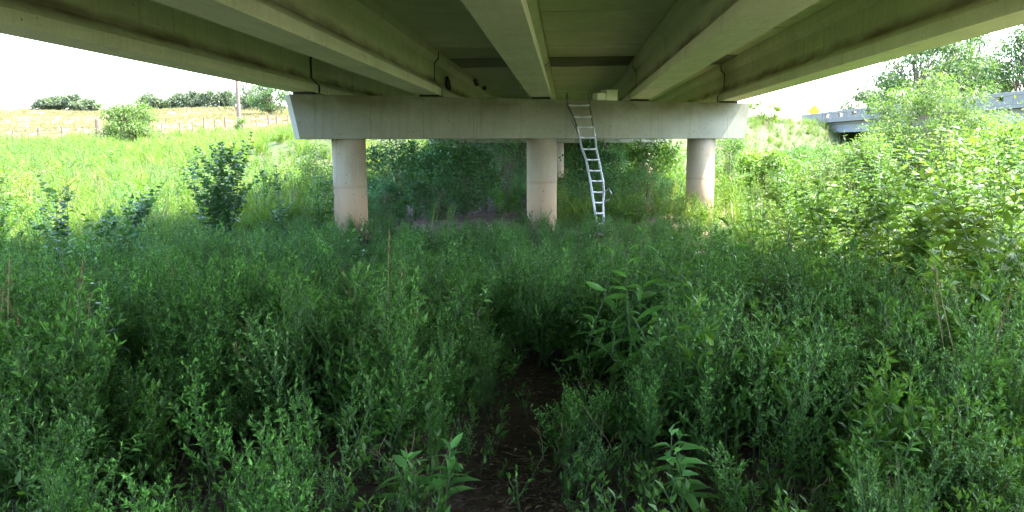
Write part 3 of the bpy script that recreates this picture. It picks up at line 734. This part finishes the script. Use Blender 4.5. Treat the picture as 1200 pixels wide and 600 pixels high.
bush('bush', 592, 24.5, .95, .55, .5, M['leaf_broad'], 'small bright green bush on bare soil left of middle column', group=BG, nclump=22, lpc=60, ll=.09, lw=.035)
bush('bush', 692, 32, 3.1, .9, 1.0, M['leaf_dark'], 'dark bush behind the ladder between the far columns', group=BG, nclump=56, lpc=110, ll=.14, lw=.07)
bush('bush', 702, 25, 2.0, 1.2, 1.0, M['leaf_under'], 'mid-green bush just behind the lower half of the ladder', group=BG, nclump=46, lpc=100, ll=.08, lw=.035)
bush('bush', 715, 36, 2.7, 1.2, 1.2, M['leaf_under'], 'taller green bush touching the far right column from the left', group=BG, nclump=46, lpc=100, ll=.11, lw=.05)
bush('bush', 765, 31, 2.9, 1.3, 1.2, M['leaf_broad'], 'sunlit bush between ladder and right column, in front of the far column', group=BG, nclump=46, lpc=100, ll=.14, lw=.07)
bush('bush', 755, 25, 1.9, 1.3, 1.0, M['leaf_under'], 'broad low bush filling the gap left of the right column', group=BG, nclump=46, lpc=100, ll=.08, lw=.03)
bush('bush', 420, 40, 3.0, 2.0, 1.5, M['leaf_lime'], 'lime bush far behind the left column', group=BG, nclump=40, lpc=80, ll=.14, lw=.06)
bush('bush', 370, 27, 2.5, .75, .7, M['leaf_broad'], 'rounded green bush standing in the sun left of the left column', nclump=34, lpc=80, ll=.08, lw=.035)
# dark saplings at the left edge of the shade
plant('sapling', 262, 18.5, broad(rng, 2.8, 4, 24, .20, .13, 2, .16, .25, .35, 8), M['leaf_dark'], 'tallest dark-leaved sapling against the bright grass on the left', 'sapling', 'dark saplings left')
plant('sapling', 248, 17.6, broad(rng, 2.2, 4, 20, .18, .12, 2, .18, .25, .35, 6), M['leaf_dark'], 'dark sapling partly in front of the tallest one', 'sapling', 'dark saplings left')
plant('sapling', 112, 12.6, broad(rng, 1.95, 4, 16, .17, .12, 2, .26, .25, .35, 6), M['leaf_dark'], 'dark broad-leaved sapling nearest the left edge of the photo', 'sapling', 'dark saplings left')
plant('sapling', 60, 13.5, broad(rng, 1.9, 3, 16, .15, .11, 2, .15, .25, .35, 4), M['leaf_dark'], 'thin dark sapling at the far left with few leaves', 'sapling', 'dark saplings left')
plant('sapling', 333, 18.5, broad(rng, 2.1, 2, 16, .16, .10, 2, .15, .25, .35, 3), M['leaf_dark'], 'small dark sapling just left of the left column', 'sapling', 'dark saplings left')
# broad leaved plants in the weeds
plant('leafy_plant', 705, 6.4, broad(rng, 1.45, 3, 11, .23, .06, 2, .16, .45, .35), M['leaf_milk'], 'long-leaved bright plant right of the trail below the ladder', 'plant', 'long-leaved plants in the weeds')
plant('leafy_plant', 745, 5.7, broad(rng, 1.3, 3, 10, .22, .055, 2, .18, .55, .25), M['leaf_milk'], 'drooping long-leaved plant nearest right of the trail, pale undersides', 'plant', 'long-leaved plants in the weeds')
plant('leafy_plant', 812, 12, broad(rng, 1.4, 4, 12, .20, .06, 2, .2, .4, .3), M['leaf_broad'], 'long-leaved clump in front of the foot of the right column', 'plant', 'long-leaved plants in the weeds')
plant('leafy_plant', 895, 7.2, broad(rng, 1.5, 4, 12, .24, .05, 2, .22, .4, .4), M['leaf_milk'], 'long arching leaves where shade meets sun on the right', 'plant', 'long-leaved plants in the weeds')
plant('leafy_plant', 535, 12.5, broad(rng, 1.25, 4, 12, .17, .06, 2, .2, .35, .4), M['leaf_broad'], 'light green leafy clump below the gap between left and middle columns', 'plant', 'long-leaved plants in the weeds')
plant('leafy_plant', 420, 13, broad(rng, 1.35, 3, 12, .18, .06, 2, .2, .35, .4), M['leaf_milk'], 'leafy plant covering the foot of the left column', 'plant', 'long-leaved plants in the weeds')
plant('leafy_plant', 120, 5.2, broad(rng, 1.1, 3, 12, .17, .045, 2, .2, .4, .4), M['leaf_milk'], 'lighter long-leaved plant low on the left in shade', 'plant', 'long-leaved plants in the weeds')
plant('leafy_plant', 498, 3.62, broad(rng, .36, 2, 6, .16, .055, 3, .1, .4, .5), M['leaf_seedling'], 'small pale green plant at the bottom edge left of the trail', 'plant', 'small plants at the bottom edge')
plant('leafy_plant', 797, 3.62, broad(rng, .42, 3, 6, .18, .06, 2, .2, .5, .35), M['leaf_seedling'], 'small glossy plant at the bottom edge right of the trail', 'plant', 'small plants at the bottom edge')
# tall growth on the right
RG = 'tall plants in the right thicket'
bush('willow_bush', 1078, 25, 4.7, 2.3, 1.8, M['leaf_willow'], 'tall pale willow bush in front of the neighbouring bridge', nclump=190, lpc=160, ll=.13, lw=.034, base=.3, cr=.45, shape=.6)
bush('willow_bush', 1015, 22, 2.7, 1.0, 1.0, M['leaf_willow'], 'shorter willow bush left of the tall pale one', nclump=80, lpc=130, ll=.12, lw=.034, cr=.35)
plant('tall_weed', 1035, 12.5, broad(rng, 2.5, 5, 22, .17, .06, 2, .12, .3, .5, 2), M['leaf_broad'], 'deep green tall weed in front of the willow bush', 'plant', RG)
plant('tall_weed', 1085, 11.5, broad(rng, 2.3, 5, 20, .18, .075, 2, .14, .3, .5, 2), M['leaf_broad'], 'leafy tall weed right of the deep green one', 'plant', RG)
plant('tall_weed', 1150, 9.5, broad(rng, 2.1, 6, 18, .16, .07, 2, .18, .3, .4, 3), M['leaf_lime'], 'yellow-green tall weed by the right edge of the photo', 'plant', RG)
plant('tall_weed', 1205, 8.5, broad(rng, 2.1, 6, 18, .16, .07, 2, .18, .3, .4, 3), M['leaf_lime'], 'tall weed cut by the right edge of the photo', 'plant', RG)
plant('tall_weed', 985, 11.5, broad(rng, 1.9, 5, 16, .16, .06, 2, .16, .3, .4, 2), M['leaf_broad'], 'mid-green weed left of the deep green tall one', 'plant', RG)
plant('tall_weed', 1120, 15.5, broad(rng, 2.5, 6, 20, .17, .07, 2, .16, .3, .4, 3), M['leaf_lime'], 'lime tall weed behind the others below the white parapet', 'plant', RG)
plant('tall_weed', 935, 17, broad(rng, 2.0, 5, 16, .15, .06, 2, .16, .3, .4, 2), M['leaf_broad'], 'leafy weed right of the right column', 'plant', RG)
bush('bush', 1185, 20, 2.9, 1.7, 1.4, M['leaf_lime'], 'rounded lime bush under the near part of the neighbouring bridge', nclump=60, lpc=110, ll=.14, lw=.07)
bush('bush', 895, 30, 2.2, 1.5, 1.2, M['leaf_lime'], 'yellow-flecked low bush right of the right column', nclump=50, lpc=90, ll=.14, lw=.07)
bush('bush', 855, 38, 3.1, 1.7, 1.2, M['leaf_broad'], 'green bush directly behind the right end of the pier cap', nclump=46, lpc=90, ll=.12, lw=.05)
bush('bush', 960, 42, 2.7, 1.9, 1.4, M['leaf_broad'], 'green bush below the far end of the neighbouring bridge', nclump=50, lpc=90, ll=.13, lw=.055)
for (u_, d_, h_, m_, lb_) in ((1175, 7.4, 1.9, 'leaf_lime', 'bright leafy weed at the right edge nearest the camera'), (1110, 8.6, 2.0, 'leaf_broad', 'mid-green leafy weed between the dry tangle and the tall weeds'), (1060, 9.6, 2.0, 'leaf_lime', 'lime weed just in front of the deep green tall weed'), (1215, 12, 2.9, 'leaf_lime', 'tallest lime weed cut by the right edge'), (1165, 14, 3.0, 'leaf_broad', 'tall weed rising to the near parapet of the other bridge'), (965, 14.5, 2.1, 'leaf_lime', 'lime weed midway between right column and willow bush'), (1100, 19, 3.2, 'leaf_lime', 'tall yellowish weed overlapping the right of the willow bush'), (1020, 17.5, 2.9, 'leaf_broad', 'leafy weed overlapping the left of the willow bush'), (905, 21, 2.3, 'leaf_broad', 'weed standing close to the right column on its right')):
    plant('tall_weed', u_, d_, broad(rng, h_, 6, 19, .15, .06, 2, .2, .3, .4, 4), M[m_], lb_, 'plant', RG)
for (u_, d_, h_, m_, lb_) in ((1000, 9.5, 2.0, 'leaf_lime', 'big-leaved weed at the edge of the shade right of the right column'), (1070, 7.6, 1.7, 'leaf_lime', 'big-leaved lime weed low in front of the tall weeds'), (1195, 6.0, 1.6, 'leaf_lime', 'big-leaved weed lowest at the right edge'), (1135, 11.8, 2.7, 'leaf_lime', 'tallest big-leaved lime weed inside the right edge'), (950, 12.2, 1.9, 'leaf_lime', 'big-leaved lime weed halfway between right column and tall weeds')):
    plant('tall_weed', u_, d_, broad(rng, h_, 6, 15, .21, .10, 2, .2, .35, .35, 4), M[m_], lb_, 'plant', RG)
LG = 'tall weeds in the left meadow'
for (u_, d_, h_, m_, lb_) in ((20, 19, 2.0, 'leaf_lime', 'lime leafy weed at the far left edge behind the shade'), (70, 22, 2.2, 'leaf_lime', 'lime weed behind the nearest dark sapling'), (175, 20, 1.9, 'leaf_broad', 'green weed between the two groups of dark saplings'), (372, 19.5, 2.1, 'leaf_broad', 'green weed against the left side of the left column'), (320, 24, 2.2, 'leaf_lime', 'lime weed behind the small dark sapling'), (-5, 14, 1.6, 'leaf_broad', 'weed cut by the left edge of the photo'), (30, 26, 2.4, 'leaf_lime', 'furthest lime leafy weed near the left edge'), (205, 27, 2.4, 'leaf_broad', 'green weed between the fence corner and the tallest dark sapling'), (300, 30, 2.6, 'leaf_broad', 'green weed below the utility pole'), (140, 34, 2.8, 'leaf_lime', 'lime weed below the thick fence post'), (95, 40, 3.0, 'leaf_broad', 'distant green weed below the left fence posts'), (350, 33, 2.8, 'leaf_lime', 'distant lime weed left of the left column'), (240, 42, 2.8, 'leaf_lime', 'distant lime weed below the middle fence posts')):
    plant('tall_weed', u_, d_, broad(rng, h_, 7, 18, .15, .065, 2, .24, .3, .4, 4), M[m_], lb_, 'plant', LG)
bush('willow_bush', 1145, 29, 3.9, 1.9, 1.6, M['leaf_willow'], 'low spreading willow bush joining the tall one to the right edge', nclump=90, lpc=120, ll=.13, lw=.036, cr=.5)
bush('bush', 905, 52, 2.2, 1.8, 1.5, M['leaf_broad'], 'rounded bush on the slope just past the right end of the cap', nclump=40, lpc=80, ll=.15, lw=.07)
bush('bush', 938, 66, 2.0, 2.1, 1.5, M['leaf_shrub'], 'dark green bush at the corner of the neighbouring bridge', nclump=40, lpc=80, ll=.17, lw=.08)
bush('bush', 884, 72, 2.4, 2.4, 1.5, M['leaf_lime'], 'furthest lime bush on top of the slope past the cap', nclump=40, lpc=80, ll=.18, lw=.08)
bush('bush', 968, 30, 2.5, 1.3, 1.2, M['leaf_willow'], 'pale bush in front of the far end of the neighbouring bridge', nclump=50, lpc=90, ll=.12, lw=.04)
# dry stalks
def dry_clump(u, dist, h, n, label):
    t = Tubes(); x, y = spot(u, dist)
    for _ in range(n):
        p = curve((rng.normal(0, .08), rng.normal(0, .08), -.02), (rng.normal(0, .35), rng.normal(0, .35), 1), h * rng.uniform(.5, 1.1), rng, 6, 0, .14)
        t.add([tuple(q) for q in p], [.0035, .003, .0027, .0023, .002, .0015, .001], 4)
        for _k in range(3):
            q, dd = along(p, np.array([rng.uniform(.3, .9)])); br = curve(q[0], dd[0] + rng.normal(0, .6, 3), h * .25, rng, 3, 0, .2); t.add([tuple(z) for z in br], .0018, 3)
    o = t.done('dry_stalks', M['dry_stem'], None, (x, y, float(gz(x, y)))); tag(o, label, 'dead stalks')
dry_clump(483, 3.75, .42, 6, 'pale dead stalks left of the trail near the bottom edge')
dry_clump(265, 5.6, .75, 3, 'bleached dead stalks in a dark hollow on the left')
dry_clump(655, 4.3, .3, 3, 'thin dead stalks at the right edge of the trail')
dry_clump(1150, 6.6, .95, 22, 'tangle of bleached straw stalks on the sunny right side')
dry_clump(960, 3.2, .35, 4, 'short dead stalks low on the right in the shade')
dry_clump(760, 4.0, .45, 2, 'dead stalk among weeds below the drooping plant')
dry_clump(90, 8.5, 1.0, 12, 'reddish dead stalks in the weeds at left')

# ---------------------------------------------------------------- left field: fence, pole, shrub, tree line
def post(parent, x, y, h, r):
    b = BM(); b.cyl((0, 0, -.3), (rng.normal(0, .04), rng.normal(0, .04), h * 1.12), r * 1.35, r * 1.1, 8); return b.done('post', M['post'], parent, (x, y, float(gz(x, y))))
fence = empty('wire_fence', (*spot(160, 92), 0), 0, 'old wooden post and wire fence along the foot of the tan field', 'fence'); fo = fence.location
pp = []
for (u, d, h, r) in ((-6, 88, 1.2, .08), (24, 89, 1.2, .10), (53, 90, 1.35, .16), (81, 91, 1.35, .12), (105, 92, 1.2, .08), (122, 92.5, 2.1, .23), (143, 93, 1.8, .10), (170, 95, 1.2, .08), (196, 97, 1.2, .08), (218, 99, 1.2, .10), (232, 101, 1.1, .07), (245, 102, 1.5, .11), (258, 104, 1.2, .08), (270, 105, 1.5, .11), (292.5, 108, 1.5, .10), (306, 110, 1.2, .07), (320, 112, 1.4, .11), (329.5, 114, 1.4, .12), (342, 117, 1.3, .1)):
    x, y = spot(u, d); o = post(fence, x, y, h, r); o.location = Vector((x, y, float(gz(x, y)))) - fo; pp.append((x, y, float(gz(x, y))))
for k in range(4):
    t = Tubes(); t.add([tuple(Vector((x, y, z + .3 + .27 * k)) - fo) for x, y, z in pp], .012, 3); t.done('wire', M['wire'], fence)
def utility_pole(u, d, h, r, label, arm):
    x, y = spot(u, d); e = empty('utility_pole', (x, y, float(gz(x, y))), 0, label, 'utility pole')
    b = BM(); b.cyl((0, 0, -.5), (0, 0, h), r, r * .7, 12); b.done('pole_shaft', M['pole'], e)
    b = BM(); b.box((0, -.16, h - .6), (arm, .12, .14)); b.done('crossarm', M['pole'], e)
    for s in (-.45, 0, .45):
        b = BM(); b.cyl((s * arm, -.16, h - .53), (s * arm, -.16, h - .33), .05, .035, 8); b.done('insulator', M['far_concrete'], e)
utility_pole(286, 96, 11.0, .27, 'single wooden utility pole rising from the field edge', 2.4)
bush('field_shrub', 160, 74, 4.4, 3.1, 2.4, M['leaf_willow'], 'pale green round shrub beside the thick fence post', 'shrub', nclump=80, lpc=90, ll=.26, lw=.12, base=.2, cr=.8, tr=.07)
bush('field_shrub', 290, 84, 1.9, .9, .8, M['leaf_willow'], 'small shrub at the foot of the utility pole', 'shrub', nclump=18, lpc=50, ll=.2, lw=.09)
TL = 'trees along the crest of the hill'
def tree(u, d, h, rx, leafm, label, group=None, base=None, ncl=40, lpc=60, ll=.35, cat='tree', tr=.18, stems=1, name='tree', cr=None, sink=0):
    return bush(name, u, d, h, rx, rx * .85, leafm, label, cat, group, base if base is not None else h * .18, ncl, lpc, ll, ll * .5, tr, stems, cr or h * .17, False, 'trunk', 'crown', .8, sink)
for (u, d, h, rx, lab) in ((66, 206, 3.2, 4.0, 'lowest tree at the left end of the left clump on the crest'), (82, 208, 4.4, 3.6, 'second tree of the left clump on the crest'), (99, 207, 4.0, 3.2, 'third tree of the left clump on the crest'), (114, 205, 2.8, 3.4, 'low tree tapering off the left clump on the crest'),
        (182, 206, 4.6, 3.2, 'crest tree showing just right of the pale field shrub'), (199, 208, 2.6, 2.4, 'very small tree between the shrub and the crest row'),
        (218, 205, 3.9, 3.0, 'left end tree of the right crest row'), (237, 206, 4.6, 3.6, 'second tree of the right crest row'), (256, 205, 4.8, 3.6, 'third tree of the right crest row'), (273, 206, 4.2, 3.2, 'tree of the right crest row just left of the pole'),
        (298, 190, 6.2, 3.8, 'dark crest tree just right of the utility pole')):
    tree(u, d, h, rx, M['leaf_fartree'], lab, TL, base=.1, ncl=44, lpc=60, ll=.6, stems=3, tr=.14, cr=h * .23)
tree(323, 150, 7.0, 4.6, M['leaf_tree'], 'largest light green tree against the left end of the cap', TL, base=.3, ncl=60, lpc=90, ll=.42, stems=2)

# ---------------------------------------------------------------- neighbouring bridge and what stands round it
def twin():
    X0, X1, Y0, Y1 = 29.0, 40.0, 10.0, 88.0; top = SLAB + .28
    e = empty('neighbouring_bridge', (X0 - .2, Y1 + 2, 0), R(5.3), 'second bridge with pale pierced parapet beyond the right thicket', 'bridge'); off = Vector((X0, Y1, 0))
    b = BM(); b.box(((X0 + X1) / 2, (Y0 + Y1) / 2, top - .12), (X1 - X0, Y1 - Y0, .26)); b.done('deck_slab', M['far_concrete'], e, -off)
    for i in range(5):
        gx = X0 + .75 + i * (X1 - X0 - 1.5) / 4
        for a, c in ((Y0, 30.0), (30.08, 49.0), (49.08, 68.0), (68.08, Y1 - .4)):
            b = BM(); b.prism(GP, a, c); b.done('girder', M['fascia'], e, (gx - off.x, -off.y, top - .255 - GH))
    for side, px in ((-1, X0 + .16), (1, X1 - .16)):
        mod = 3.25; y = Y0
        while y < Y1 - 1:
            b = BM()
            b.box((0, 0, .14), (.34, mod - .03, .28)); b.box((0, 0, .78), (.32, mod - .03, .26), bevel=.015)
            b.box((0, -(mod - .03) / 2 + .55, .465), (.26, 1.1, .372)); b.box((0, (mod - .03) / 2 - .55, .465), (.26, 1.1, .372))
            b.done('parapet_panel', M['far_concrete'], e, (px - off.x, y + mod / 2 - off.y, top + .012)); y += mod
    for side, px in ((-1, X0 + .16), (1, X1 - .16)):
        b = BM(); b.box((px, Y1 + 2.5, top + .1), (.36, 6.0, 1.55)); b.done('wing_wall', M['far_concrete'], e, -off)
    b = BM(); b.box(((X0 + X1) / 2, Y1 + .3, top - 1.7), (X1 - X0, .8, 2.8)); b.done('abutment', M['far_concrete'], e, -off)
    for yy in (30.04, 49.04, 68.04):
        b = BM(); b.box(((X0 + X1) / 2, yy, top - .255 - GH - .06 - .5), (X1 - X0 - .6, 1.0, 1.0)); b.done('pier_cap', M['far_concrete'], e, -off)
        for k in (-3.8, 0, 3.8):
            b = BM(); b.cyl(((X0 + X1) / 2 + k, yy, -1), ((X0 + X1) / 2 + k, yy, top - .255 - GH - 1.05), .42, n=24); b.done('column', M['far_concrete'], e, -off)
twin()
# road sign beyond the bridge end
x, y = spot(949, 98); e = empty('warning_sign', (x, y, float(gz(x, y))), 0, 'yellow diamond warning sign above the end of the neighbouring bridge', 'road sign')
zc = height_at(133, 98) - e.location.z
b = BM(); r_ = b.box((0, 0, 0), (1.15, .03, 1.15)); bmesh.ops.rotate(b.b, cent=(0, 0, 0), matrix=Matrix.Rotation(R(45), 3, 'Y'), verts=r_); b.done('sign_plate', M['yellow'], e, (0, -.06, zc))
b = BM(); b.box((0, 0, zc / 2 - .2), (.08, .06, zc + .4)); b.done('sign_post', M['wire'], e)
utility_pole(924, 250, 8.5, .17, 'distant utility pole with crossarm left of the yellow sign', 4.5)
RT = 'tall trees behind the neighbouring bridge'
tree(1082, 76, 14.0, 6.0, M['leaf_tree'], 'large tree left of the gap, above the willow bush', RT, base=1.5, ncl=120, lpc=150, ll=.34, tr=.35, cr=1.25)
tree(1122, 86, 14.5, 4.6, M['leaf_tree'], 'narrower tree behind the left large tree', RT, base=1.5, ncl=70, lpc=130, ll=.34, tr=.3, cr=1.2)
tree(1203, 78, 15.5, 6.2, M['leaf_tree'], 'large airy tree at the right edge behind the parapet', RT, base=1.5, ncl=110, lpc=140, ll=.34, tr=.35, cr=1.2)
tree(1150, 84, 8.6, 4.2, M['leaf_tree'], 'lower tree filling under the sky gap behind the parapet', RT, base=1, ncl=60, lpc=110, ll=.34, tr=.25, cr=1.1)
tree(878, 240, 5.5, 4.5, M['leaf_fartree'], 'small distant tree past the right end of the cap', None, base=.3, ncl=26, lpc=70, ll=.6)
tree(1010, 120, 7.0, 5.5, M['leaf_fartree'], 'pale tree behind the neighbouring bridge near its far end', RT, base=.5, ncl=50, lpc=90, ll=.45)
